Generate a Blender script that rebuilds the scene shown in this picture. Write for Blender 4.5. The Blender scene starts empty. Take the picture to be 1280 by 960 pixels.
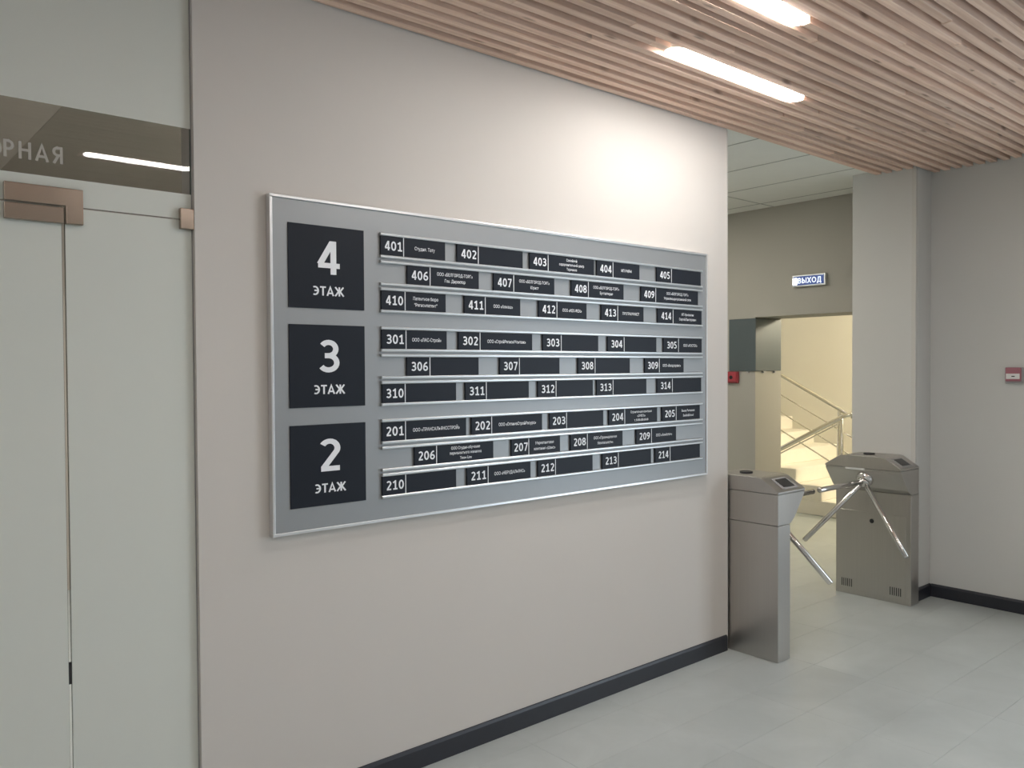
import bpy, bmesh, math, random
from mathutils import Matrix, Vector

S = bpy.context.scene
COL = S.collection
random.seed(7)

# ------------------------------------------------------------------ camera
CAM_F = 1033.19
yaw, pit, rol = math.radians(49.48313), math.radians(-1.13516), math.radians(-0.32438)
d = Vector((math.cos(yaw)*math.cos(pit), math.sin(yaw)*math.cos(pit), math.sin(pit)))
r = Vector((math.sin(yaw), -math.cos(yaw), 0.0))
u = r.cross(d)
r2 = r*math.cos(rol) + u*math.sin(rol)
u2 = -r*math.sin(rol) + u*math.cos(rol)
cd = bpy.data.cameras.new('camera')
cam = bpy.data.objects.new('camera', cd)
COL.objects.link(cam)
cd.sensor_fit = 'HORIZONTAL'
cd.sensor_width = 36.0
cd.lens = CAM_F/1280*36
cd.clip_start = 0.05
m = Matrix.Identity(4)
for i in range(3):
    m[i][0], m[i][1], m[i][2] = r2[i], u2[i], -d[i]
m[2][3] = 1.66
cam.matrix_world = m
S.camera = cam

# ------------------------------------------------------------------ world, daylight, exposure
S.view_settings.view_transform = 'Standard'
S.view_settings.look = 'None'
S.view_settings.gamma = 1.0
S.view_settings.use_curve_mapping = False
S.view_settings.exposure = 1.55
W = bpy.data.worlds.new('world')
S.world = W
W.use_nodes = True
W.node_tree.nodes['Background'].inputs[0].default_value = (0.62, 0.78, 1.0, 1)
W.node_tree.nodes['Background'].inputs[1].default_value = 1.0
LAMP = 17.0          # radiance of the linear lamps
STAIR_LAMP = 72.0
ROOM_FILL = 26.0
CORR_FILL = 12.0
DAY = 24.0           # daylight through the entrance glazing behind the viewer
ld = bpy.data.lights.new('daylight', 'AREA')
ld.shape = 'RECTANGLE'; ld.size = 2.2; ld.size_y = 2.4; ld.energy = DAY; ld.color = (0.78, 0.9, 1.0)
lo = bpy.data.objects.new('daylight', ld); COL.objects.link(lo)
lo.location = (6.115, -0.75, 1.30); lo.rotation_euler = (0, math.radians(90), 0)

# ------------------------------------------------------------------ helpers
def wl(o):
    v = Vector((0, 0, 0))
    while o is not None:
        v += o.location; o = o.parent
    return v

def link(name, me, mat, parent=None):
    o = bpy.data.objects.new(name, me)
    COL.objects.link(o)
    if mat is not None and not me.materials:
        me.materials.append(mat)
    if parent is not None:
        o.parent = parent
    return o

def mk(name, bm, mat, parent=None, smooth=False):
    """world-space bmesh -> one object; geometry is re-based on the parent's origin"""
    me = bpy.data.meshes.new(name)
    bmesh.ops.recalc_face_normals(bm, faces=bm.faces)
    org = wl(parent) if parent is not None else None
    if org is None:
        xs = [v.co for v in bm.verts]
        lo_ = Vector((min(c.x for c in xs), min(c.y for c in xs), min(c.z for c in xs)))
        hi_ = Vector((max(c.x for c in xs), max(c.y for c in xs), max(c.z for c in xs)))
        org = Vector(((lo_.x+hi_.x)/2, (lo_.y+hi_.y)/2, lo_.z))
        own = org
    else:
        own = None
    for v in bm.verts:
        v.co -= org
    if smooth:
        for f in bm.faces: f.smooth = True
    bm.to_mesh(me); bm.free()
    o = link(name, me, mat, parent)
    if own is not None: o.location = own
    return o

def box(bm, x0, x1, y0, y1, z0, z1):
    vs = [bm.verts.new((x, y, z)) for x in (x0, x1) for y in (y0, y1) for z in (z0, z1)]
    for q in ((0, 1, 3, 2), (4, 6, 7, 5), (0, 4, 5, 1), (2, 3, 7, 6), (0, 2, 6, 4), (1, 5, 7, 3)):
        bm.faces.new([vs[i] for i in q])
    return vs

def bx(x0, x1, y0, y1, z0, z1, bev=0, seg=2):
    bm = bmesh.new()
    box(bm, x0, x1, y0, y1, z0, z1)
    if bev:
        bmesh.ops.bevel(bm, geom=bm.edges[:], offset=bev, segments=seg, affect='EDGES', profile=0.5)
    return bm

def prism(poly, axis, a, b, bev=0):
    """extrude polygon; axis 'y': poly is (x,z); 'x': poly is (y,z); 'z': poly is (x,y)"""
    bm = bmesh.new()
    def P(p, t):
        return {'y': (p[0], t, p[1]), 'x': (t, p[0], p[1]), 'z': (p[0], p[1], t)}[axis]
    A = [bm.verts.new(P(p, a)) for p in poly]
    B = [bm.verts.new(P(p, b)) for p in poly]
    n = len(poly)
    bm.faces.new(A); bm.faces.new(B[::-1])
    for i in range(n):
        bm.faces.new((A[i], A[(i+1) % n], B[(i+1) % n], B[i]))
    bmesh.ops.recalc_face_normals(bm, faces=bm.faces)
    if bev:
        bmesh.ops.bevel(bm, geom=bm.edges[:], offset=bev, segments=2, affect='EDGES', profile=0.5)
    return bm

def tube(bm, p, q, rad, n=16, dome=True):
    p, q = Vector(p), Vector(q)
    ax = (q-p).normalized()
    s = ax.orthogonal().normalized(); t = ax.cross(s)
    st = [(p, rad*0.72), (p+ax*rad*0.28, rad), (q-ax*rad*0.28, rad), (q, rad*0.72)] if dome else [(p, rad), (q, rad)]
    rings = []
    for c, rr in st:
        rings.append([bm.verts.new(c+(s*math.cos(2*math.pi*i/n)+t*math.sin(2*math.pi*i/n))*rr) for i in range(n)])
    for a, b in zip(rings, rings[1:]):
        for i in range(n):
            f = bm.faces.new((a[i], a[(i+1) % n], b[(i+1) % n], b[i])); f.smooth = True
    bm.faces.new(rings[0][::-1]); bm.faces.new(rings[-1])
    return bm

def tag(o, label, cat, group=None, kind=None):
    o['label'] = label; o['category'] = cat
    if group: o['group'] = group
    if kind: o['kind'] = kind
    return o

def empty(name, loc, label, cat, group=None, kind=None):
    o = bpy.data.objects.new(name, None); COL.objects.link(o); o.location = loc
    o.empty_display_size = 0.1
    return tag(o, label, cat, group, kind)

# ------------------------------------------------------------------ materials
def mat(name, col, rough=0.6, metal=0.0, spec=0.5, var=0.0, scale=6.0, bump=0.0, bscale=200.0, emit=None, estr=0.0, coat=0.0):
    mt = bpy.data.materials.new(name); mt.use_nodes = True
    nt = mt.node_tree; p = nt.nodes['Principled BSDF']
    p.inputs['Base Color'].default_value = (*col, 1)
    p.inputs['Roughness'].default_value = rough
    p.inputs['Metallic'].default_value = metal
    p.inputs['Specular IOR Level'].default_value = spec
    p.inputs['Coat Weight'].default_value = coat
    if emit:
        p.inputs['Emission Color'].default_value = (*emit, 1)
        p.inputs['Emission Strength'].default_value = estr
    if var or bump:
        tc = nt.nodes.new('ShaderNodeTexCoord')
        geo = nt.nodes.new('ShaderNodeNewGeometry')
    if var:
        n = nt.nodes.new('ShaderNodeTexNoise'); n.inputs['Scale'].default_value = scale; n.inputs['Detail'].default_value = 4
        nt.links.new(geo.outputs['Position'], n.inputs['Vector'])
        mx = nt.nodes.new('ShaderNodeMix'); mx.data_type = 'RGBA'
        mx.inputs[6].default_value = (*[c*(1-var) for c in col], 1)
        mx.inputs[7].default_value = (*[min(1, c*(1+var)) for c in col], 1)
        nt.links.new(n.outputs['Fac'], mx.inputs[0])
        nt.links.new(mx.outputs[2], p.inputs['Base Color'])
    if bump:
        n2 = nt.nodes.new('ShaderNodeTexNoise'); n2.inputs['Scale'].default_value = bscale
        nt.links.new(geo.outputs['Position'], n2.inputs['Vector'])
        b = nt.nodes.new('ShaderNodeBump'); b.inputs['Strength'].default_value = bump; b.inputs['Distance'].default_value = 0.002
        nt.links.new(n2.outputs['Fac'], b.inputs['Height'])
        nt.links.new(b.outputs['Normal'], p.inputs['Normal'])
    return mt

M = {}
M['paint'] = mat('wall_paint', (0.60, 0.567, 0.53), 0.75, spec=0.25, var=0.02, scale=1.5, bump=0.08, bscale=260)
M['paint_grey'] = mat('wall_paint_grey', (0.61, 0.61, 0.59), 0.75, spec=0.25, var=0.02, scale=1.5, bump=0.08, bscale=260)
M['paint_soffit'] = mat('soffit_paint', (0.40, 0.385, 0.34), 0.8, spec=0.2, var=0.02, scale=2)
M['paint_cream'] = mat('stairwell_paint', (0.60, 0.575, 0.50), 0.8, spec=0.2, var=0.02, scale=2)
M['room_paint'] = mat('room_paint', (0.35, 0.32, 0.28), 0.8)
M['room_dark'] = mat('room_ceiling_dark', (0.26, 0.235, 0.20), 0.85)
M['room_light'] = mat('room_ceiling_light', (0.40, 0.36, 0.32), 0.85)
M['ceil_tile'] = mat('ceiling_tile', (0.84, 0.84, 0.79), 0.9, spec=0.2, var=0.03, scale=8, bump=0.15, bscale=400)
M['ceil_grid'] = mat('ceiling_grid', (0.42, 0.42, 0.39), 0.7)
M['plaster'] = mat('plaster_ceiling', (0.6, 0.6, 0.58), 0.9)
M['backing'] = mat('slat_backing', (0.10, 0.07, 0.055), 0.9)
M['base'] = mat('baseboard_plastic', (0.022, 0.024, 0.032), 0.38, spec=0.5, var=0.15, scale=20)
M['alu'] = mat('aluminium', (0.62, 0.64, 0.65), 0.34, metal=0.85)
M['alu_light'] = mat('aluminium_light', (0.78, 0.79, 0.80), 0.28, metal=0.8)
M['chrome'] = mat('chrome', (0.72, 0.70, 0.68), 0.14, metal=1.0)
M['rail_steel'] = mat('rail_steel', (0.78, 0.76, 0.70), 0.22, metal=1.0)
M['black'] = mat('black_plastic', (0.012, 0.012, 0.014), 0.35)
M['dark_line'] = mat('dark_gap', (0.02, 0.02, 0.022), 0.7)
M['plate'] = mat('plate_black', (0.013, 0.0165, 0.024), 0.45, spec=0.2)
M['white_print'] = mat('white_print', (0.80, 0.82, 0.85), 0.5)
M['white_plastic'] = mat('white_plastic', (0.72, 0.72, 0.70), 0.35)
M['grey_plastic'] = mat('grey_plastic', (0.36, 0.35, 0.35), 0.45)
M['red'] = mat('red_plastic', (0.36, 0.045, 0.06), 0.4)
M['pink_red'] = mat('faded_red_plastic', (0.36, 0.14, 0.17), 0.4)
M['slate'] = mat('slate_enclosure', (0.085, 0.105, 0.11), 0.4, var=0.05)
M['tread'] = mat('stair_concrete', (0.84, 0.80, 0.70), 0.65, var=0.04, scale=12)
M['corner'] = mat('corner_plastic', (0.62, 0.61, 0.58), 0.18, spec=0.7)
M['grout'] = mat('floor_grout', (0.33, 0.34, 0.33), 0.8)

def steel():
    mt = bpy.data.materials.new('brushed_steel'); mt.use_nodes = True
    nt = mt.node_tree; p = nt.nodes['Principled BSDF']
    p.inputs['Metallic'].default_value = 1.0
    geo = nt.nodes.new('ShaderNodeNewGeometry')
    mp = nt.nodes.new('ShaderNodeMapping'); mp.inputs['Scale'].default_value = (260, 260, 1.2)
    n = nt.nodes.new('ShaderNodeTexNoise'); n.inputs['Scale'].default_value = 1.0; n.inputs['Detail'].default_value = 3
    nt.links.new(geo.outputs['Position'], mp.inputs['Vector']); nt.links.new(mp.outputs['Vector'], n.inputs['Vector'])
    cr = nt.nodes.new('ShaderNodeMapRange'); cr.inputs[3].default_value = 0.30; cr.inputs[4].default_value = 0.46
    nt.links.new(n.outputs['Fac'], cr.inputs[0]); nt.links.new(cr.outputs[0], p.inputs['Roughness'])
    mx = nt.nodes.new('ShaderNodeMix'); mx.data_type = 'RGBA'
    mx.inputs[6].default_value = (0.47, 0.45, 0.43, 1); mx.inputs[7].default_value = (0.56, 0.54, 0.51, 1)
    nt.links.new(n.outputs['Fac'], mx.inputs[0]); nt.links.new(mx.outputs[2], p.inputs['Base Color'])
    return mt
M['steel'] = steel()
M['bronze_steel'] = mat('satin_steel_fitting', (0.36, 0.29, 0.235), 0.22, metal=1.0, var=0.05, scale=30)

def board_face():
    mt = mat('satin_silver_panel', (0.31, 0.32, 0.325), 0.46, metal=0.55, var=0.015, scale=3)
    return mt
M['board'] = board_face()

def wood():
    mt = bpy.data.materials.new('pine_slat'); mt.use_nodes = True
    nt = mt.node_tree; p = nt.nodes['Principled BSDF']; L = nt.links
    p.inputs['Roughness'].default_value = 0.6; p.inputs['Specular IOR Level'].default_value = 0.3
    tc = nt.nodes.new('ShaderNodeNewGeometry'); oi = nt.nodes.new('ShaderNodeObjectInfo')
    ml = nt.nodes.new('ShaderNodeMath'); ml.operation = 'MULTIPLY'; ml.inputs[1].default_value = 37.0
    L.new(oi.outputs['Random'], ml.inputs[0])
    ad = nt.nodes.new('ShaderNodeVectorMath'); ad.operation = 'ADD'
    L.new(tc.outputs['Position'], ad.inputs[0]); L.new(ml.outputs[0], ad.inputs[1])
    mp = nt.nodes.new('ShaderNodeMapping'); mp.inputs['Scale'].default_value = (1.6, 55, 40)
    L.new(ad.outputs[0], mp.inputs['Vector'])
    g = nt.nodes.new('ShaderNodeTexNoise'); g.inputs['Scale'].default_value = 1.0; g.inputs['Detail'].default_value = 5; g.inputs['Distortion'].default_value = 0.4
    L.new(mp.outputs['Vector'], g.inputs['Vector'])
    r1 = nt.nodes.new('ShaderNodeValToRGB')
    r1.color_ramp.elements[0].position = 0.3; r1.color_ramp.elements[0].color = (0.66, 0.44, 0.325, 1)
    r1.color_ramp.elements[1].position = 0.72; r1.color_ramp.elements[1].color = (0.90, 0.68, 0.55, 1)
    L.new(g.outputs['Fac'], r1.inputs[0])
    # knots
    mp2 = nt.nodes.new('ShaderNodeMapping'); mp2.inputs['Scale'].default_value = (3.1, 15, 9)
    L.new(ad.outputs[0], mp2.inputs['Vector'])
    v = nt.nodes.new('ShaderNodeTexVoronoi'); v.inputs['Scale'].default_value = 1.0
    L.new(mp2.outputs['Vector'], v.inputs['Vector'])
    r2_ = nt.nodes.new('ShaderNodeValToRGB')
    r2_.color_ramp.elements[0].position = 0.05; r2_.color_ramp.elements[0].color = (0.32, 0.26, 0.22, 1)
    r2_.color_ramp.elements[1].position = 0.16; r2_.color_ramp.elements[1].color = (1, 1, 1, 1)
    L.new(v.outputs['Distance'], r2_.inputs[0])
    m1 = nt.nodes.new('ShaderNodeMix'); m1.data_type = 'RGBA'; m1.blend_type = 'MULTIPLY'; m1.inputs[0].default_value = 0.75
    L.new(r1.outputs[0], m1.inputs[6]); L.new(r2_.outputs[0], m1.inputs[7])
    # board to board tone
    mr = nt.nodes.new('ShaderNodeMapRange'); mr.inputs[3].default_value = 0.84; mr.inputs[4].default_value = 1.14
    L.new(oi.outputs['Random'], mr.inputs[0])
    sc = nt.nodes.new('ShaderNodeVectorMath'); sc.operation = 'SCALE'
    L.new(m1.outputs[2], sc.inputs[0]); L.new(mr.outputs[0], sc.inputs['Scale'])
    L.new(sc.outputs[0], p.inputs['Base Color'])
    return mt
M['wood'] = wood()

def tile_mat():
    mt = bpy.data.materials.new('grey_porcelain'); mt.use_nodes = True
    nt = mt.node_tree; p = nt.nodes['Principled BSDF']; L = nt.links
    geo = nt.nodes.new('ShaderNodeNewGeometry'); oi = nt.nodes.new('ShaderNodeObjectInfo')
    n = nt.nodes.new('ShaderNodeTexNoise'); n.inputs['Scale'].default_value = 3.2; n.inputs['Detail'].default_value = 7; n.inputs['Roughness'].default_value = 0.6; n.inputs['Distortion'].default_value = 0.6
    L.new(geo.outputs['Position'], n.inputs['Vector'])
    rp = nt.nodes.new('ShaderNodeValToRGB')
    rp.color_ramp.elements[0].position = 0.3; rp.color_ramp.elements[0].color = (0.40, 0.43, 0.42, 1)
    rp.color_ramp.elements[1].position = 0.72; rp.color_ramp.elements[1].color = (0.47, 0.50, 0.49, 1)
    L.new(n.outputs['Fac'], rp.inputs[0])
    mr = nt.nodes.new('ShaderNodeMapRange'); mr.inputs[3].default_value = 0.975; mr.inputs[4].default_value = 1.025
    L.new(oi.outputs['Random'], mr.inputs[0])
    sc = nt.nodes.new('ShaderNodeVectorMath'); sc.operation = 'SCALE'
    L.new(rp.outputs[0], sc.inputs[0]); L.new(mr.outputs[0], sc.inputs['Scale'])
    L.new(sc.outputs[0], p.inputs['Base Color'])
    r_ = nt.nodes.new('ShaderNodeMapRange'); r_.inputs[3].default_value = 0.30; r_.inputs[4].default_value = 0.46
    L.new(n.outputs['Fac'], r_.inputs[0]); L.new(r_.outputs[0], p.inputs['Roughness'])
    p.inputs['Specular IOR Level'].default_value = 0.5
    return mt
M['tile'] = tile_mat()

def film_mat():
    mt = bpy.data.materials.new('frosted_film'); mt.use_nodes = True
    nt = mt.node_tree; nt.nodes.clear(); L = nt.links
    out = nt.nodes.new('ShaderNodeOutputMaterial')
    df = nt.nodes.new('ShaderNodeBsdfDiffuse'); df.inputs['Color'].default_value = (0.80, 0.82, 0.76, 1)
    tr = nt.nodes.new('ShaderNodeBsdfTranslucent'); tr.inputs['Color'].default_value = (0.62, 0.66, 0.60, 1)
    a = nt.nodes.new('ShaderNodeMixShader'); a.inputs[0].default_value = 0.22
    L.new(df.outputs[0], a.inputs[1]); L.new(tr.outputs[0], a.inputs[2])
    gl = nt.nodes.new('ShaderNodeBsdfGlossy'); gl.inputs['Roughness'].default_value = 0.32
    fr = nt.nodes.new('ShaderNodeFresnel'); fr.inputs['IOR'].default_value = 1.35
    b = nt.nodes.new('ShaderNodeMixShader'); L.new(fr.outputs[0], b.inputs[0])
    L.new(a.outputs[0], b.inputs[1]); L.new(gl.outputs[0], b.inputs[2]); L.new(b.outputs[0], out.inputs['Surface'])
    return mt
M['film'] = film_mat()

def glass_mat():
    mt = bpy.data.materials.new('clear_glass'); mt.use_nodes = True
    nt = mt.node_tree; nt.nodes.clear(); L = nt.links
    out = nt.nodes.new('ShaderNodeOutputMaterial')
    tr = nt.nodes.new('ShaderNodeBsdfTransparent'); tr.inputs['Color'].default_value = (0.93, 0.945, 0.94, 1)
    gl = nt.nodes.new('ShaderNodeBsdfGlossy'); gl.inputs['Roughness'].default_value = 0.0
    fr = nt.nodes.new('ShaderNodeFresnel'); fr.inputs['IOR'].default_value = 1.5
    b = nt.nodes.new('ShaderNodeMixShader'); L.new(fr.outputs[0], b.inputs[0])
    L.new(tr.outputs[0], b.inputs[1]); L.new(gl.outputs[0], b.inputs[2]); L.new(b.outputs[0], out.inputs['Surface'])
    return mt
M['glass'] = glass_mat()
M['glass_edge'] = mat('glass_edge', (0.10, 0.14, 0.12), 0.25)
M['letter_film'] = mat('letter_film', (0.42, 0.40, 0.36), 0.6)
M['lamp'] = mat('lamp_diffuser', (0.8, 0.8, 0.8), 0.4, emit=(1.0, 0.975, 0.945), estr=LAMP)
M['stair_lamp'] = mat('stair_lamp_diffuser', (0.8, 0.8, 0.8), 0.4, emit=(1.0, 0.89, 0.66), estr=STAIR_LAMP)
M['corr_fill'] = mat('corridor_fill_glow', (0.8, 0.8, 0.8), 0.4, emit=(1.0, 0.95, 0.84), estr=CORR_FILL)
M['room_fill'] = mat('room_fill_glow', (0.8, 0.8, 0.8), 0.4, emit=(1.0, 0.96, 0.91), estr=ROOM_FILL)
M['exit_face'] = mat('exit_sign_face', (0.03, 0.07, 0.22), 0.3, emit=(0.02, 0.055, 0.26), estr=0.16)
M['exit_text'] = mat('exit_sign_text', (0.8, 0.85, 0.95), 0.3, emit=(0.62, 0.74, 1.0), estr=0.32)
M['exit_bright'] = mat('exit_sign_bright', (0.9, 0.9, 0.9), 0.3, emit=(0.9, 0.95, 1.0), estr=1.3)

# ------------------------------------------------------------------ lettering
def text_bm(body, cap, width=None, xscale=0.84, bold=0.0, halign='CENTER', maxw=None):
    """flat mesh of one line of lettering: baseline at y=0, cap height = cap, plus its width"""
    cu = bpy.data.curves.new('lettering', 'FONT')
    cu.body = body; cu.size = 1.0; cu.resolution_u = 2; cu.offset = bold; cu.fill_mode = 'FRONT'
    ob = bpy.data.objects.new('lettering', cu); COL.objects.link(ob)
    dg = bpy.context.evaluated_depsgraph_get(); dg.update()
    me = bpy.data.meshes.new_from_object(ob.evaluated_get(dg))
    COL.objects.unlink(ob); bpy.data.objects.remove(ob); bpy.data.curves.remove(cu)
    bm = bmesh.new(); bm.from_mesh(me); bpy.data.meshes.remove(me)
    x0 = min(v.co.x for v in bm.verts); x1 = max(v.co.x for v in bm.verts)
    sy = cap/0.727
    sx = sy*xscale
    if width: sx = width/(x1-x0)
    if maxw and (x1-x0)*sx > maxw: sx = maxw/(x1-x0)
    w = (x1-x0)*sx
    off = {'CENTER': -w/2, 'LEFT': 0, 'RIGHT': -w}[halign]
    for v in bm.verts:
        v.co = Vector(((v.co.x-x0)*sx+off, v.co.y*sy, 0))
    return bm

def _arc(cx, cy, rx, ry, a0, a1, n=14):
    return [(cx+rx*math.cos(math.radians(a0+(a1-a0)*i/n)), cy+ry*math.sin(math.radians(a0+(a1-a0)*i/n))) for i in range(n+1)]
_six = [_arc(.31, .30, .215, .215, 0, 360, 24), [(.51, .905), (.36, .88), (.22, .76), (.125, .58), (.095, .40), (.095, .30)]]
GLYPH = {   # strokes (centre lines, cap height 1) and advance width
 '0': ([_arc(.30, .5, .215, .415, 0, 360, 28)], .60),
 '1': ([[(.07, .745), (.33, .925)], [(.33, 0), (.33, 1)], [(.07, .08), (.56, .08)]], .60),
 '2': ([_arc(.285, .70, .205, .215, 150, -25, 16)+[(.12, .10)], [(.06, .08), (.55, .08)]], .60),
 '3': ([_arc(.27, .715, .205, .20, 148, -90, 16), _arc(.265, .30, .235, .215, 90, -148, 16), [(.16, .515), (.30, .515)]], .60),
 '4': ([[(.405, .97), (.075, .29)], [(.03, .265), (.60, .265)], [(.43, 0), (.43, 1)]], .62),
 '5': ([[(.11, .92), (.52, .92)], [(.155, .99), (.135, .50)], _arc(.255, .315, .245, .235, 118, -142, 18)], .60),
 '6': (_six, .60),
 '7': ([[(.04, .92), (.56, .92)], [(.51, .93), (.20, 0)]], .60),
 '8': ([_arc(.30, .725, .19, .195, 0, 360, 24), _arc(.30, .295, .222, .212, 0, 360, 24)], .60),
 '9': ([[(.60-x, 1-y) for x, y in st_] for st_ in _six], .60),
 'Э': ([_arc(.20, .5, .30, .415, 118, -118, 22), [(.15, .51), (.48, .51)]], .60),
 'Т': ([[(.02, .92), (.58, .92)], [(.30, 0), (.30, .95)]], .60),
 'А': ([[(.05, 0), (.34, .95), (.63, 0)], [(.16, .28), (.52, .28)]], .68),
 'Ж': ([[(.47, 0), (.47, 1)], [(.08, 1), (.40, .52)], [(.86, 1), (.54, .52)], [(.06, 0), (.40, .52)], [(.88, 0), (.54, .52)], [(.36, .51), (.58, .51)]], .94),
 'О': ([_arc(.37, .5, .285, .415, 0, 360, 28)], .74),
 'Р': ([[(.10, 0), (.10, 1)], [(.10, .92), (.26, .92)]+_arc(.26, .695, .205, .225, 90, -90, 14)+[(.10, .47)]], .56),
 'Н': ([[(.10, 0), (.10, 1)], [(.58, 0), (.58, 1)], [(.10, .52), (.58, .52)]], .68),
 'Я': ([[(.49, 0), (.49, 1)], [(.49, .92), (.30, .92)]+_arc(.30, .705, .205, .215, 90, 270, 14)+[(.49, .49)], [(.34, .49), (.09, 0)]], .58),
 'В': ([[(.10, 0), (.10, 1)], [(.10, .92), (.27, .92)]+_arc(.27, .72, .19, .20, 90, -90, 14)+[(.10, .52)], [(.27, .52)]+_arc(.28, .30, .22, .22, 90, -90, 14)+[(.10, .08)]], .58),
 'Ы': ([[(.10, 0), (.10, 1)], [(.10, .58), (.25, .58)]+_arc(.25, .33, .20, .25, 90, -90, 14)+[(.10, .08)], [(.70, 0), (.70, 1)]], .80),
 'Х': ([[(.05, 0), (.55, 1)], [(.55, 0), (.05, 1)]], .60),
 'Д': ([[(.17, .10), (.25, .92), (.55, .92), (.55, .08)], [(.02, .08), (.68, .08)], [(.08, -.18), (.08, .15)], [(.62, -.18), (.62, .15)]], .70),
}
def stroke_bm(body, cap, width=None, bold=0.16, halign='CENTER', track=0.10):
    """bold sans lettering drawn as flat strokes: baseline at y=0"""
    bm = bmesh.new()
    x = 0.0; h = bold/2
    si = 0
    for ch in body:
        strokes, adv = GLYPH[ch]
        si = 0
        for pts in strokes:
            si += 1; zz = si*0.00016
            P = [Vector((p[0]+x, p[1])) for p in pts]
            closed = (P[0]-P[-1]).length < 1e-5
            n = len(P); L_, R__ = [], []
            for i in range(n):
                if closed:
                    a_, b_ = P[(i-1) % (n-1)], P[(i+1) % (n-1)]
                    d0 = (P[i]-a_).normalized(); d1 = (b_-P[i]).normalized()
                else:
                    d0 = (P[i]-P[i-1]).normalized() if i else (P[1]-P[0]).normalized()
                    d1 = (P[i+1]-P[i]).normalized() if i < n-1 else d0
                t_ = (d0+d1).normalized(); nn = Vector((-t_.y, t_.x))
                k_ = h/max(0.45, nn.dot(Vector((-d0.y, d0.x))))
                L_.append(bm.verts.new((*(P[i]+nn*k_), zz))); R__.append(bm.verts.new((*(P[i]-nn*k_), zz)))
            for i in range(n-1):
                bm.faces.new((R__[i], R__[i+1], L_[i+1], L_[i]))
        x += adv+track
    x0 = min(v.co.x for v in bm.verts); x1 = max(v.co.x for v in bm.verts)
    sx = width/(x1-x0) if width else cap
    w = (x1-x0)*sx
    off = {'CENTER': -w/2, 'LEFT': 0, 'RIGHT': -w}[halign]
    for v in bm.verts: v.co = Vector(((v.co.x-x0)*sx+off, v.co.y*cap, v.co.z))
    return bm

def place_text(bm, org, face):
    """face '-Y' : reads left to right along +X ; face '-X' : reads along -Y"""
    for v in bm.verts:
        a, b, c = v.co
        v.co = Vector((org[0]+a, org[1]-c, org[2]+b)) if face == '-Y' else Vector((org[0]-c, org[1]-a, org[2]+b))
    return bm

def join(bms):
    out = bmesh.new()
    for b in bms:
        me = bpy.data.meshes.new('tmp'); b.to_mesh(me); b.free()
        out.from_mesh(me); bpy.data.meshes.remove(me)
    return out

def mk_flat(name, bm, mt, parent):
    me = bpy.data.meshes.new(name)
    org = wl(parent)
    for v in bm.verts: v.co -= org
    bm.to_mesh(me); bm.free()
    return link(name, me, mt, parent)

# ================================================================== THE SETTING
WY = 2.845            # face of the sign wall
CZ = 3.03             # underside of the slats
RX = 6.13             # right wall
SX = 6.49             # face of the wall with the exit sign

# --- floor
TX0, TX1, TY0, TY1 = 1.19, 8.50, -0.687, 4.839
TW, TH, GAP = 0.609, 0.307, 0.0009
bm = bmesh.new()
box(bm, -1.75, 10.1, -4.1, 7.6, -0.12, -0.0022)
box(bm, -1.75, TX0, -4.1, 7.6, -0.011, 0)
box(bm, TX1, 10.1, -4.1, 7.6, -0.011, 0)
box(bm, TX0, TX1, -4.1, TY0, -0.011, 0)
box(bm, TX0, TX1, TY1, 7.6, -0.011, 0)
floor = mk('floor', bm, M['grout'])
floor.data.materials.clear(); floor.data.materials.append(M['tile'])
tag(floor, 'grey porcelain tiled floor of the lobby', 'floor', kind='structure')
tb = bx(-TW/2+GAP/2, TW/2-GAP/2, -TH/2+GAP/2, TH/2-GAP/2, -0.0021, 0, 0.0004, 1)
tme = bpy.data.meshes.new('tile'); tb.to_mesh(tme); tb.free(); tme.materials.append(M['tile'])
fo = wl(floor)
nx = int(round((TX1-TX0)/TW)); ny = int(round((TY1-TY0)/TH))
for i in range(nx):
    for j in range(ny):
        t = link('tile', tme, None, floor)
        t.location = Vector((TX0+(i+.5)*TW, TY0+(j+.5)*TH, random.uniform(-0.0001, 0.0001)))-fo

# --- walls of the lobby
def struct(name, bm, mt, label, cat='wall', **k):
    return tag(mk(name, bm, mt, **k), label, cat, kind='structure')

struct('wall_back', bx(1.015, 4.078, WY, WY+0.12, 0, 3.12), M['paint'], 'pale warm grey painted wall carrying the directory board')
bm = bmesh.new()
WA, WB = -2.0, 0.5                                # glazed entrance in the right wall
box(bm, RX, RX+0.12, -4.1, WA, 0, 3.25); box(bm, RX, RX+0.12, WB, 3.06, 0, 3.25)
box(bm, RX, RX+0.12, WA, WB, 2.45, 3.25)
struct('wall_right', bm, M['paint_grey'], 'grey painted wall at the right with a fire call point')
struct('wall_pillar', bx(5.88, RX-0.001, 2.555, 3.01, 0, 3.25), M['paint_grey'], 'square grey pillar behind the right turnstile', 'pillar')
struct('wall_left', bx(-1.75, -1.6, -4.1, 7.0, 0, 3.25), M['paint'], 'side wall of the lobby outside the view')
struct('wall_front', bx(-1.6, RX, -4.1, -4.0, 0, 3.25), M['paint'], 'wall of the lobby behind the viewer')
w2 = empty('window_2', (RX+0.06, -0.75, 0.0), 'glazed entrance in the right wall beyond the edge of the photo', 'window', kind='structure')
for yy in (WA, -1.20, -0.37, WB-0.05):
    mk('window_frame', bx(RX+0.03, RX+0.09, yy, yy+0.05, 0.0, 2.449), M['alu'], w2)
for ya, yb in ((WA+0.05, -1.20), (-1.15, -0.37), (-0.32, WB-0.05)):
    mk('pane', bx(RX+0.055, RX+0.065, ya+0.0005, yb-0.0005, 0.0, 2.449), M['glass'], w2)

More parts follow.
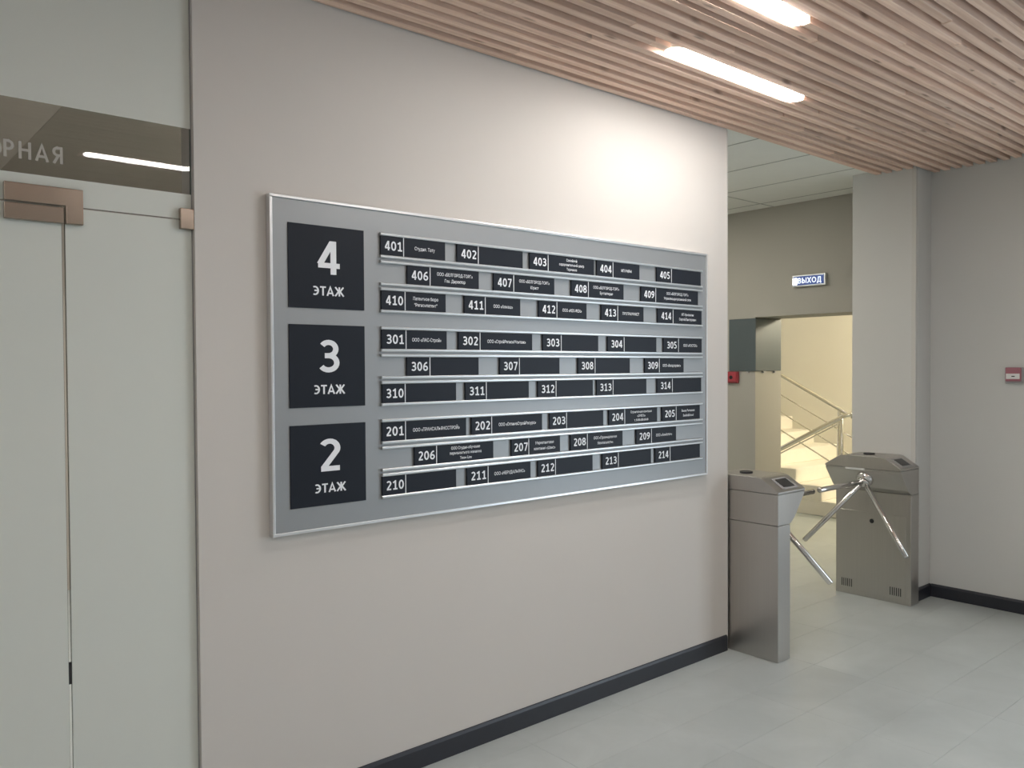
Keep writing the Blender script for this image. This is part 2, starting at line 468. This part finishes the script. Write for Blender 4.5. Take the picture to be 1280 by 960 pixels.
# --- corridor behind the turnstiles
struct('wall_corridor', bx(3.96, 4.076, WY+0.121, 7.0, 0, 3.12), M['paint_grey'], 'corridor wall running back from the end of the sign wall')
bm = bmesh.new()
JY = 4.228; SB = 2.10; JX = 6.91
box(bm, SX, JX, 3.0, JY, SB, 3.5)                # over the doorway
box(bm, SX, JX, 4.50, 7.0, 0, 3.5)               # left of the doorway
box(bm, SX, JX, JY, 4.50, 0, 1.615)
box(bm, SX, JX, JY, 4.50, 2.092, 3.5)
box(bm, 6.251, JX, 2.62, 3.0, 0, 3.5)
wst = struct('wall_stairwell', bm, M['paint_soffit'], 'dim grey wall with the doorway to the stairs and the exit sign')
struct('wall_corridor_end', bx(4.076, JX, 6.6, 6.7, 0, 3.12), M['paint_grey'], 'end wall of the corridor behind the sign wall')
c2 = struct('ceiling_2', bx(4.076, SX-0.001, WY+0.004, 6.6, 3.066, 3.12), M['ceil_grid'], 'white tiled corridor ceiling beyond the slats', 'ceiling')
x_lines = [4.085, 4.475, 5.075, 5.675, 6.275, 6.485]
y_lines = [2.855, 4.036, 5.236, 6.436]
for xa, xb in zip(x_lines, x_lines[1:]):
    for ya, yb in zip(y_lines, y_lines[1:]):
        mk('tile', bx(xa+0.002, xb-0.002, ya+0.002, yb-0.002, 3.059, 3.0655, 0.001, 1), M['ceil_tile'], c2)
for xa in x_lines[1:-1]:
    mk('grid_bar', bx(xa-0.006, xa+0.006, 2.856, 6.44, 3.0572, 3.0588), M['ceil_grid'], c2)
for ya in y_lines[1:-1]:
    mk('grid_bar', bx(4.086, 6.484, ya-0.006, ya+0.006, 3.0570, 3.0588), M['ceil_grid'], c2)

# --- stairwell
struct('wall_stair_far', bx(10.0, 10.1, 2.5, 7.6, 0, 4.6), M['paint_cream'], 'cream stairwell wall behind the handrails')
struct('wall_stair_end', bx(JX, 10.0, 7.5, 7.6, 0, 4.6), M['paint_cream'], 'end wall of the stairwell')
struct('wall_stair_near', bx(JX, 10.0, 2.5, 2.6, 0, 4.6), M['paint_cream'], 'near side wall of the stairwell')
struct('wall_stair_lobby', bx(JX-0.06, JX, 2.6, 7.5, 3.5, 4.6), M['paint_cream'], 'upper stairwell wall over the doorway')
struct('ceiling_3', bx(JX-0.06, 10.1, 2.5, 7.6, 4.6, 4.7), M['paint_cream'], 'ceiling over the stairwell', 'ceiling')
sl = empty('stair_lamp', (8.6, 2.64, 2.5), 'warm white wall lamp lighting the lower steps of the stairwell', 'lamp')
mk('housing', bx(8.1, 9.1, 2.6005, 2.64, 2.48, 2.72), M['alu'], sl)
mk('diffuser', bx(8.13, 9.07, 2.64, 2.66, 2.50, 2.70, 0.005), M['stair_lamp'], sl)
cl = empty('corridor_fill', (4.9, 4.6, 3.04), 'added square fill light brightening the corridor, hidden behind the sign wall', 'lamp')  # hidden fill light, added to lift the dark soffit and corridor
mk('housing', bx(4.62, 5.18, 4.32, 4.88, 3.044, 3.0568), M['alu'], cl)
mk('diffuser', bx(4.64, 5.16, 4.34, 4.86, 3.038, 3.044), M['corr_fill'], cl)

RISE, RUN, Y1 = 0.1655, 0.311, 4.388
st = empty('staircase', (9.25, Y1, 0), 'beige stone staircase climbing away in the lit stairwell', 'stairs')
for k in range(10):
    mk('step', bx(8.50, 9.999, Y1+k*RUN, 7.499, k*RISE+(0.0005 if k else 0.001), (k+1)*RISE, 0.006, 1), M['tread'], st)

# railing of the climbing flight, fixed to the open side of the steps
RLX, DLX = 8.47, 8.38
def rail_z(y, off): return 1.1237 + (y-4.3458)*0.518 + off
rl = empty('stair_railing', (RLX, 4.3, 0), 'steel railing climbing to the left beside the beige steps', 'railing')
mk('handrail', tube(bmesh.new(), (RLX, 3.95, rail_z(3.95, 0)), (RLX, 6.9, rail_z(6.9, 0)), 0.024), M['rail_steel'], rl)
for off in (-0.225, -0.425, -0.63):
    mk('bar', tube(bmesh.new(), (RLX, 4.10, rail_z(4.10, off)), (RLX, 6.9, rail_z(6.9, off)), 0.0085, 10), M['rail_steel'], rl)
for yy in (4.10, 4.48, 5.45, 6.38):
    mk('post', tube(bmesh.new(), (RLX, yy, 0.0005), (RLX, yy, rail_z(yy, -0.02)), 0.017, 12), M['rail_steel'], rl)
# railing of the flight that leads down
def down_z(y): return 1.108 - (y-4.406)*0.5324
rd = empty('stair_railing', (DLX, 4.4, 0), 'bright steel handrail sloping down to the left in front of the steps', 'railing')
mk('handrail', tube(bmesh.new(), (DLX, 4.40, down_z(4.40)), (DLX, 6.2, down_z(6.2)), 0.026), M['rail_steel'], rd)
mk('elbow', tube(bmesh.new(), (DLX, 4.42, down_z(4.40)), (DLX+0.03, 4.30, 1.150), 0.026), M['rail_steel'], rd)
mk('bar', tube(bmesh.new(), (DLX, 4.40, down_z(4.40)-0.05), (DLX, 6.2, down_z(6.2)-0.05), 0.008, 10), M['rail_steel'], rd)
for yy, rr in ((4.40, 0.015), (4.445, 0.011), (5.6, 0.015)):
    mk('post', tube(bmesh.new(), (DLX, yy, 0.0005), (DLX, yy, down_z(yy)-0.01), rr, 12), M['rail_steel'], rd)

# --- meeting room behind the glass
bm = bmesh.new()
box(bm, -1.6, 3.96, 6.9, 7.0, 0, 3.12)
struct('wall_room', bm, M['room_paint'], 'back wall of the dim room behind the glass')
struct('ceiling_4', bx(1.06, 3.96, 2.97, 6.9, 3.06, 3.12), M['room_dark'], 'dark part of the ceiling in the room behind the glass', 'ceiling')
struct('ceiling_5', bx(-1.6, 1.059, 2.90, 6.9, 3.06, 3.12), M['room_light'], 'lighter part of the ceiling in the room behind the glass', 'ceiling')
rlp = empty('room_fill', (2.9, 4.2, 3.02), 'added unseen fill light brightening the dim room behind the glass', 'lamp')  # unseen light added so the room behind the clear strip is not black
mk('housing', bx(2.4, 3.4, 3.9, 4.5, 3.03, 3.058), M['alu'], rlp)
mk('diffuser', bx(2.43, 3.37, 3.93, 4.47, 3.02, 3.03), M['room_fill'], rlp)

# --- slatted ceiling
PITCH, SWD, SDP, YS = 0.0745, 0.0395, 0.052, 2.815
ce = struct('ceiling', bx(-1.6, RX, -2.05, WY-0.001, 3.095, 3.12), M['backing'], 'suspended ceiling of narrow pine slats with dark gaps', 'ceiling')
struct('ceiling_6', bx(-1.6, RX, -4.0, -2.051, CZ, 3.12), M['plaster'], 'plain plaster ceiling near the entrance', 'ceiling')
lamps = [  # row, x0, x1, label
    (7, 2.86, 3.92, 'bright linear lamp set in the slats nearest the sign wall'),
    (14, 2.00, 3.06, 'bright linear lamp set in the slats, cut by the top edge of the photo'),
    (38, 1.36, 2.42, 'linear lamp overhead whose reflection shows in the glass strip'),
    (32, -1.3, -0.24, 'assumed linear lamp in the slats over the glass door, added for room light'),  # this and the next two are assumed, added to light the lobby
    (50, 3.3, 4.36, 'assumed linear lamp in the slats behind the viewer to the right, added for room light'),
    (58, -0.3, 0.76, 'assumed linear lamp in the slats behind the viewer to the left, added for room light'),
]
lrow = {}
for k, a, b, l in lamps: lrow.setdefault(k, []).append((a, b))
for k in range(65):
    y = YS-PITCH*k
    cuts = [-1.598]
    x = -1.598+random.uniform(0.6, 2.6)
    segs = []
    while x < RX-0.5:
        cuts.append(x); x += random.choice((2.0, 2.5, 3.0))+random.uniform(-0.2, 0.2)
    cuts.append(RX-0.002)
    for a, b in zip(cuts, cuts[1:]):
        a += 0.0008; b -= 0.0008
        parts = [(a, b)]
        for la, lb in lrow.get(k, ()):
            nparts = []
            for (p0, p1) in parts:
                if lb+0.01 <= p0 or la-0.01 >= p1: nparts.append((p0, p1)); continue
                if p0 < la-0.01: nparts.append((p0, la-0.01))
                if p1 > lb+0.01: nparts.append((lb+0.01, p1))
            parts = nparts
        for (p0, p1) in parts:
            if p1-p0 < 0.03: continue
            jy = random.uniform(-0.004, 0.004); jz = random.uniform(-0.0012, 0.0012)
            mk('slat', bx(p0, p1, y-SWD/2+jy, y+SWD/2+jy, CZ+jz, CZ+SDP, 0.0015, 1), M['wood'], ce)
# cross battens that carry the slats
for xx in (-1.2, 0.2, 1.6, 3.0, 4.4, 5.8):
    mk('batten', bx(xx, xx+0.04, -2.04, WY-0.01, CZ+SDP+0.0005, 3.0945), M['backing'], ce)

def lamp_poly(x0, x1, yc, hw, n=8):
    pts = []
    for i in range(n+1):
        a = -math.pi/2+math.pi*i/n; pts.append((x1-hw+hw*math.cos(a), yc+hw*math.sin(a)))
    for i in range(n+1):
        a = math.pi/2+math.pi*i/n; pts.append((x0+hw+hw*math.cos(a), yc+hw*math.sin(a)))
    return pts
for k, a, b, l in lamps:
    yc = YS-PITCH*k
    e = empty('linear_lamp', ((a+b)/2, yc, CZ-0.004), l, 'lamp', 'linear lamps in the slatted ceiling')
    mk('housing', prism(lamp_poly(a, b, yc, 0.047), 'z', CZ+0.004, CZ+0.06), M['white_plastic'], e)
    mk('diffuser', prism(lamp_poly(a+0.003, b-0.003, yc, 0.044), 'z', CZ-0.004, CZ+0.004), M['lamp'], e)

# --- baseboards and corner trims
def baseboard(name, bm, label):
    return struct(name, bm, M['base'], label, 'baseboard')
bm = prism([(WY-0.0005, 0.001), (WY-0.011, 0.001), (WY-0.011, 0.078), (WY-0.006, 0.090), (WY-0.0005, 0.092)], 'x', 1.017, 4.068)
baseboard('baseboard_back', bm, 'dark plastic baseboard along the foot of the sign wall')
bm = prism([(RX-0.0005, 0.001), (RX-0.012, 0.001), (RX-0.012, 0.078), (RX-0.006, 0.090), (RX-0.0005, 0.092)], 'y', 0.5, 2.542)
baseboard('baseboard_right', bm, 'dark plastic baseboard along the right wall')
bm = prism([(2.5545, 0.001), (2.543, 0.001), (2.543, 0.078), (2.548, 0.090), (2.5545, 0.092)], 'x', 5.895, RX-0.0005)
baseboard('baseboard_pillar', bm, 'short dark baseboard on the side of the pillar')
struct('trim_1', prism([(4.0785, WY-0.0025), (4.0815, WY-0.0025), (4.0815, WY+0.025), (4.0785, WY+0.025)], 'z', 0.0, 3.03), M['corner'],
       'thin pale corner strip on the end of the sign wall', 'trim')
struct('trim_2', prism([(5.8765, 2.5515), (5.905, 2.5515), (5.905, 2.5545), (5.8795, 2.5545), (5.8795, 2.580), (5.8765, 2.580)], 'z', 0.98, 3.029), M['corner'],
       'pale corner strip on the edge of the pillar', 'trim')

# --- glass partition with door at the left
GY0, GY1 = 2.866, 2.878
def pane(parent, x0, x1, z0, z1, films, name='pane'):
    p = mk(name, bx(x0, x1, GY0, GY1, z0, z1), M['glass'], parent)
    p.data.materials.append(M['glass_edge'])
    for f in p.data.polygons:
        if abs(f.normal.y) < 0.5: f.material_index = 1
    for (fa, fb) in films:
        mk('frosted_film', bx(x0+0.001, x1-0.001, GY0-0.0016, GY0-0.0004, fa, fb), M['film'], p)
    return p
w1 = empty('window_1', (0.2, 2.872, 0), 'frosted glass partition with a clear strip above the glass door', 'glass partition', kind='structure')
tp = pane(w1, -1.59, 1.012, 2.1705, 3.028, [(2.171, 2.256), (2.479, 3.0275)], 'transom_pane')
pane(w1, 0.6215, 1.012, 0.008, 2.1665, [(0.009, 2.166)], 'side_pane')
pane(w1, -1.59, -0.335, 0.008, 2.1665, [(0.009, 2.166)], 'side_pane')
d1 = empty('door_1', (0.14, 2.872, 0), 'frosted glass door leaf with a steel patch fitting', 'glass door', kind='structure')
pane(d1, -0.328, 0.6125, 0.008, 2.1665, [(0.009, 2.166)])
# fittings
lf = mk('patch_fitting', prism([(0.456, 2.167), (0.6205, 2.167), (0.6205, 2.113), (0.671, 2.113), (0.671, 2.223), (0.456, 2.223)], 'y', 2.845, 2.8655, 0.0025), M['bronze_steel'], w1)
mk('patch_fitting', bx(0.456, 0.6155, 2.847, 2.8645, 2.113, 2.1625, 0.002), M['bronze_steel'], d1)
mk('wall_clamp', bx(0.968, 1.0145, 2.8445, 2.8645, 2.134, 2.205, 0.003), M['bronze_steel'], w1)
mk('edge_seal', bx(1.0122, 1.0148, 2.8645, 2.880, 0.0, 3.028), M['grey_plastic'], w1)
mk('lock_case', bx(0.613, 0.621, 2.868, 2.877, 0.672, 0.74), M['dark_line'], w1)
# lettering on the clear strip
bl = [stroke_bm('РНАЯ', 0.052, width=0.159, halign='RIGHT', bold=0.15, track=.18), stroke_bm('О', 0.052, width=0.044, bold=0.15)]
place_text(bl[0], (0.619, GY0-0.001, 2.299), '-Y'); place_text(bl[1], (0.434, GY0-0.001, 2.297), '-Y')
lt = mk_flat('lettering', join(bl), M['letter_film'], tp); lt['label'] = 'pale letters on the clear glass strip'

# ================================================================== DIRECTORY BOARD
BX0, BX1, BZ0, BZ1 = 1.270, 3.850, 1.052, 2.290
BF = 2.820            # face of the board
bd = empty('directory_board', ((BX0+BX1)/2, WY, BZ0), 'large silver office directory board with black plates on the wall', 'sign board')
mk('back_panel', bx(BX0+0.003, BX1-0.003, BF, WY-0.0005, BZ0+0.003, BZ1-0.003), M['board'], bd)
FW_ = 0.011
mk('frame_bar', bx(BX0, BX1, BF-0.006, WY-0.0008, BZ1-FW_, BZ1, 0.0015), M['alu_light'], bd)
mk('frame_bar', bx(BX0, BX1, BF-0.006, WY-0.0008, BZ0, BZ0+FW_, 0.0015), M['alu_light'], bd)
mk('frame_bar', bx(BX0, BX0+FW_, BF-0.006, WY-0.0008, BZ0+FW_, BZ1-FW_, 0.0015), M['alu_light'], bd)
mk('frame_bar', bx(BX1-FW_, BX1, BF-0.006, WY-0.0008, BZ0+FW_, BZ1-FW_, 0.0015), M['alu_light'], bd)

for digit, z1, z0 in (('4', 2.194, 1.885), ('3', 1.824, 1.516), ('2', 1.451, 1.146)):
    p = mk('floor_plate', bx(1.340, 1.655, BF-0.004, BF-0.0002, z0, z1, 0.0008, 1), M['plate'], bd)
    p['label'] = 'black square plate for floor ' + digit
    h = z1-z0
    t1 = place_text(stroke_bm(digit, h*0.405, width=0.094 if digit == '4' else 0.084, bold=0.155), (1.502, BF-0.0046, z1-h*0.582), '-Y')
    t2 = place_text(stroke_bm('ЭТАЖ', h*0.112, width=0.130, bold=0.165, track=.06), (1.502, BF-0.0046, z1-h*0.842), '-Y')
    mk_flat('lettering', join([t1, t2]), M['white_print'], p)

rows = {
 '4a': [1.728, 1.834, 2.04, 2.102, 2.215, 2.471, 2.513, 2.627, 2.934, 2.954, 3.069, 3.27, 3.407, 3.528, 3.785],
 '4b': [1.851, 1.962, 2.218, 2.3, 2.416, 2.667, 2.778, 2.893, 3.148, 3.282, 3.398, 3.76],
 '4c': [1.729, 1.839, 2.041, 2.139, 2.252, 2.455, 2.567, 2.682, 2.881, 2.984, 3.103, 3.301, 3.415, 3.541, 3.792],
 '3a': [1.729, 1.842, 2.045, 2.106, 2.222, 2.526, 2.592, 2.709, 2.962, 3.029, 3.15, 3.403, 3.462, 3.587, 3.793],
 '3b': [1.846, 1.958, 2.214, 2.333, 2.447, 2.698, 2.821, 2.938, 3.194, 3.311, 3.426, 3.632],
 '3c': [1.729, 1.836, 2.092, 2.141, 2.255, 2.504, 2.56, 2.674, 2.923, 2.95, 3.067, 3.322, 3.409, 3.534, 3.788],
 '2a': [1.727, 1.836, 2.144, 2.173, 2.284, 2.585, 2.633, 2.742, 2.996, 3.037, 3.153, 3.408, 3.449, 3.566, 3.775],
 '2b': [1.879, 1.988, 2.293, 2.398, 2.501, 2.699, 2.768, 2.882, 3.137, 3.242, 3.361, 3.566],
 '2c': [1.726, 1.835, 2.089, 2.147, 2.262, 2.512, 2.558, 2.668, 2.919, 2.987, 3.104, 3.358, 3.392, 3.514, 3.775]}
first = {'a': 1, 'b': 6, 'c': 10}
names = {
 401: ['Студия. Тату'], 403: ['Семейный', 'оздоровительный центр', 'Терминов'], 404: ['ИП МИРЫ'],
 406: ['ООО «БЕЛГОРОД-ТОРГ»', 'Ген. Директор'], 407: ['ООО «БЕЛГОРОД-ТОРГ»', 'Юрист'], 408: ['ООО «БЕЛГОРОД-ТОРГ»', 'Бухгалтерия'],
 409: ['ООО «БЕЛГОРОД-ТОРГ»', 'Управляющая розничной сети'], 410: ['Патентное бюро', '"Регионпатент"'], 411: ['ООО «Алмаш»'],
 412: ['ООО «КЕХ-ФЕХ»'], 413: ['ПРОГРАММИСТ'], 414: ['ИП Армашкин', 'Сергей Викторович'],
 301: ['ООО «ЛАС-Строй»'], 302: ['ООО «СтройРегионМонтаж»'], 305: ['ООО «РОСТЕХ»'], 309: ['ООО «Велдсервис»'],
 201: ['ООО «ТРАНСАЛЬЯНССТРОЙ»'], 202: ['ООО «ОптимаСтройРесурс»'], 204: ['Строительная компания', '«ОМЕГА»', 'т. 8-000-000-00-00'],
 205: ['Beauty Permanent', 'Studio&School'], 206: ['ООО Студия-обучение', 'перманентного макияжа', 'Tatoo Line'],
 207: ['Маркетинговая', 'компания «Шанс»'], 208: ['ООО «Промышленная', 'безопасность»'], 209: ['ООО «Альфатех»'], 211: ['ООО «НЕРУДАЛЬЯНС»']}
top = {'4': 2.195, '3': 1.825, '2': 1.4585}
rofs = {'a': 0.0, 'b': 0.1085, 'c': 0.2155}
PH = 0.076; RH = 0.0115
for key, xs in rows.items():
    z1 = top[key[0]]-rofs[key[1]]
    zp1 = z1-RH; zp0 = zp1-PH
    for zz in (zp1, zp0-RH):
        mk('rail', prism([(BF-0.0002, zz), (BF-0.011, zz), (BF-0.013, zz+RH*0.3), (BF-0.013, zz+RH*0.75), (BF-0.010, zz+RH), (BF-0.0002, zz+RH)], 'x', 1.726, 3.797), M['alu'], bd)
    for i in range(0, len(xs), 3):
        a, dv, b = xs[i:i+3]
        num = int(key[0])*100+first[key[1]]+i//3
        pl = mk('office_plate', bx(a, b, BF-0.0085, BF-0.0004, zp0+0.0003, zp1-0.0003, 0.0006, 1), M['plate'], bd)
        yf = BF-0.0091
        pl['label'] = 'black plate for office %d' % num
        nb = place_text(stroke_bm(str(num), 0.0375, width=0.081, bold=0.165), (a+(dv-a)*0.545, yf, zp0+0.0195), '-Y')
        mk_flat('number', nb, M['white_print'], pl)
        mk('divider', bx(dv-0.0018, dv+0.0018, yf, BF-0.0086, zp0+0.0003, zp1-0.0003), M['white_print'], pl)
        ls = names.get(num)
        if ls:
            cap = {1: 0.0140, 2: 0.0135, 3: 0.0122}[len(ls)]
            gap_ = {1: 0, 2: 0.026, 3: 0.0212}[len(ls)]
            zc = (zp0+zp1)/2 + gap_*(len(ls)-1)/2 - cap/2
            bl = [place_text(text_bm(s, cap, xscale=0.84, bold=0.012, maxw=(b-dv)*0.90), ((dv+b)/2, yf, zc-gap_*j), '-Y') for j, s in enumerate(ls)]
            mk_flat('lettering', join(bl), M['white_print'], pl)

# ================================================================== TURNSTILES
def turnstile(xb, s, label):
    """xb: face at the back of the pedestal, s: +1 head leans to +X, -1 to -X"""
    y0, y1 = 2.522, 3.066; yc = (y0+y1)/2
    X = lambda q: xb+s*q
    e = empty('tripod_turnstile', (X(0.06), yc, 0), label, 'turnstile', 'pair of tripod turnstiles')
    mk('pedestal', prism([(X(0), 0.001), (X(0.124), 0.001), (X(0.124), 0.766), (X(0), 0.766)], 'y', y0, y1, 0.003), M['steel'], e)
    hd = mk('head', prism([(X(0), 0.768), (X(0.124), 0.768), (X(0.170), 0.800), (X(0.272), 0.926), (X(0.276), 0.942), (X(0), 0.942)], 'y', y0, y1, 0.002), M['steel'], e)
    lid = mk('lid', prism([(y0-0.002, 0.944), (y0-0.002, 0.956), (y0+0.108, 1.024), (y0+0.135, 1.029), (y1-0.135, 1.029), (y1-0.108, 1.024), (y1+0.002, 0.956), (y1+0.002, 0.944)],
                           'x', X(0.0) if s > 0 else X(0.279), X(0.279) if s > 0 else X(0.0), 0.0025), M['steel'], e)
    # card readers on both sloped ends
    sl_ = math.atan2(1.024-0.956, 0.110)
    for sg, yb in ((1, y0-0.002), (-1, y1+0.002)):
        def P(xq, t, h):   # t along the slope, h off the surface
            return (X(xq), yb+sg*(t*math.cos(sl_)-h*math.sin(sl_)), 0.956+t*math.sin(sl_)+h*math.cos(sl_))
        for nm, xa, xb_, ta, tb_, h, mt in (('reader_frame', 0.075, 0.225, 0.018, 0.112, 0.003, M['grey_plastic']), ('reader', 0.095, 0.205, 0.030, 0.100, 0.006, M['black'])):
            bm = bmesh.new()
            vs = [bm.verts.new(P(xq, t, hh)) for hh in (-0.001, h) for xq, t in ((xa, ta), (xb_, ta), (xb_, tb_), (xa, tb_))]
            for q in ((0, 1, 2, 3), (4, 5, 6, 7), (0, 1, 5, 4), (1, 2, 6, 5), (2, 3, 7, 6), (3, 0, 4, 7)):
                bm.faces.new([vs[i] for i in q])
            mk(nm, bm, mt, lid)
        # key lock disc
    bm = bmesh.new()
    tube(bm, (X(0.13), yc+0.02, 1.028), (X(0.13), yc+0.02, 1.036), 0.038, 24)
    mk('reader_disc', bm, M['black'], lid)
    # indicator strip on the front edge of the head
    mk('indicator', bx(min(X(0.268), X(0.2805)), max(X(0.268), X(0.2805)), yc-0.02, yc+0.12, 0.930, 0.9435), M['white_plastic'], hd)
    # front panel, vents, lock
    fx0, fx1 = sorted((X(0.1235), X(0.1275)))
    fp = mk('front_panel', bx(fx0, fx1, y0+0.035, y1-0.02, 0.035, 0.615, 0.001, 1), M['steel'], e)
    v0, v1 = sorted((X(0.1272), X(0.1282)))
    for ya in (y0+0.065, y1-0.125):
        for i in range(6):
            mk('vent_slot', bx(v0, v1, ya+i*0.0145, ya+i*0.0145+0.006, 0.055, 0.112), M['dark_line'], fp)
    mk('lock', tube(bmesh.new(), (X(0.127), yc, 0.555), (X(0.135), yc, 0.555), 0.016, 16), M['black'], fp)
    # tripod
    ax = Vector((s*0.7071, 0, -0.7071))
    hub = Vector((X(0.238), yc, 0.862))
    bm = bmesh.new()
    tube(bm, hub-ax*0.05, hub+ax*0.022, 0.058, 24)
    tube(bm, hub+ax*0.018, hub+ax*0.045, 0.042, 24)
    hb = mk('hub', bm, M['chrome'], e)
    c0 = hub+ax*0.020
    for v in ((1, 0, 0), (0.25, 0.612, -0.75), (0.25, -0.612, -0.75)):
        dv = Vector((s*v[0], v[1], v[2])).normalized()
        mk('arm', tube(bmesh.new(), c0+dv*0.035, c0+dv*0.600, 0.0175, 18), M['chrome'], e)
    return e
turnstile(4.096, 1, 'brushed steel tripod turnstile at the end of the sign wall')
turnstile(5.8762, -1, 'brushed steel tripod turnstile standing against the pillar')

# ================================================================== SMALL THINGS
# exit sign
ex = empty('exit_sign', (SX, 3.69, 2.335), 'small lit blue exit sign with white letters above the stair doorway', 'exit sign')
mk('housing', bx(SX-0.035, SX-0.0005, 3.538, 3.842, 2.336, 2.434, 0.004), M['alu'], ex)
mk('face', bx(SX-0.0375, SX-0.0352, 3.552, 3.832, 2.347, 2.423), M['exit_face'], ex)
tx = stroke_bm('ВЫХОД', 0.047, width=0.215, bold=0.17)
place_text(tx, (SX-0.0382, 3.680, 2.362), '-X')
mk_flat('lettering', tx, M['exit_text'], ex)
mk('bright_patch', bx(SX-0.0395, SX-0.0378, 3.795, 3.834, 2.352, 2.410), M['exit_bright'], ex)  # brighter glowing patch at the left end of the sign face

def call_point(x, y0, y1, z0, z1, mt, label):
    e = empty('fire_call_point', (x, (y0+y1)/2, z0), label, 'call point')
    w, h = y1-y0, z1-z0
    mk('back_box', bx(x-0.028, x-0.0005, y0, y1, z0, z1, 0.006), mt if mt is M['red'] else M['grey_plastic'], e)
    fc = mk('cover', bx(x-0.040, x-0.0285, y0+w*0.07, y1-w*0.07, z0+h*0.12, z1-h*0.02, 0.004), mt, e)
    if mt is M['red']:
        mk('button', tube(bmesh.new(), (x-0.040, (y0+y1)/2, (z0+z1)/2), (x-0.046, (y0+y1)/2, (z0+z1)/2), 0.017, 18), M['black'], fc)
    else:
        mk('window', bx(x-0.0425, x-0.0402, y0+w*0.14, y1-w*0.12, z0+h*0.27, z0+h*0.60, 0.001), M['white_plastic'], fc)
        mk('mark', bx(x-0.0432, x-0.0426, y0+w*0.40, y0+w*0.58, z0+h*0.40, z0+h*0.46), M['black'], fc)
call_point(RX, 1.954, 2.064, 1.537, 1.644, M['pink_red'], 'small faded red fire call point with a white window on the right wall')
call_point(SX, 4.393, 4.518, 1.507, 1.612, M['red'], 'small bright red call point below the dark box beside the stair doorway')

# dark enclosure in the corner of the doorway
bxe = empty('wall_enclosure', (6.69, 4.36, 1.617), 'dark slate metal box in the upper corner of the stair doorway', 'box')
mk('body', bx(SX-0.012, JX-0.015, JY-0.012, 4.498, 1.617, 2.090, 0.003), M['slate'], bxe)
for px_, py_ in ((SX-0.006, 4.30), (SX+0.12, JY-0.008), (SX+0.30, JY-0.008)):
    mk('bracket', bx(px_-0.010, px_+0.012, py_-0.010, py_+0.012, 1.600, 1.6165), M['grey_plastic'], bxe)
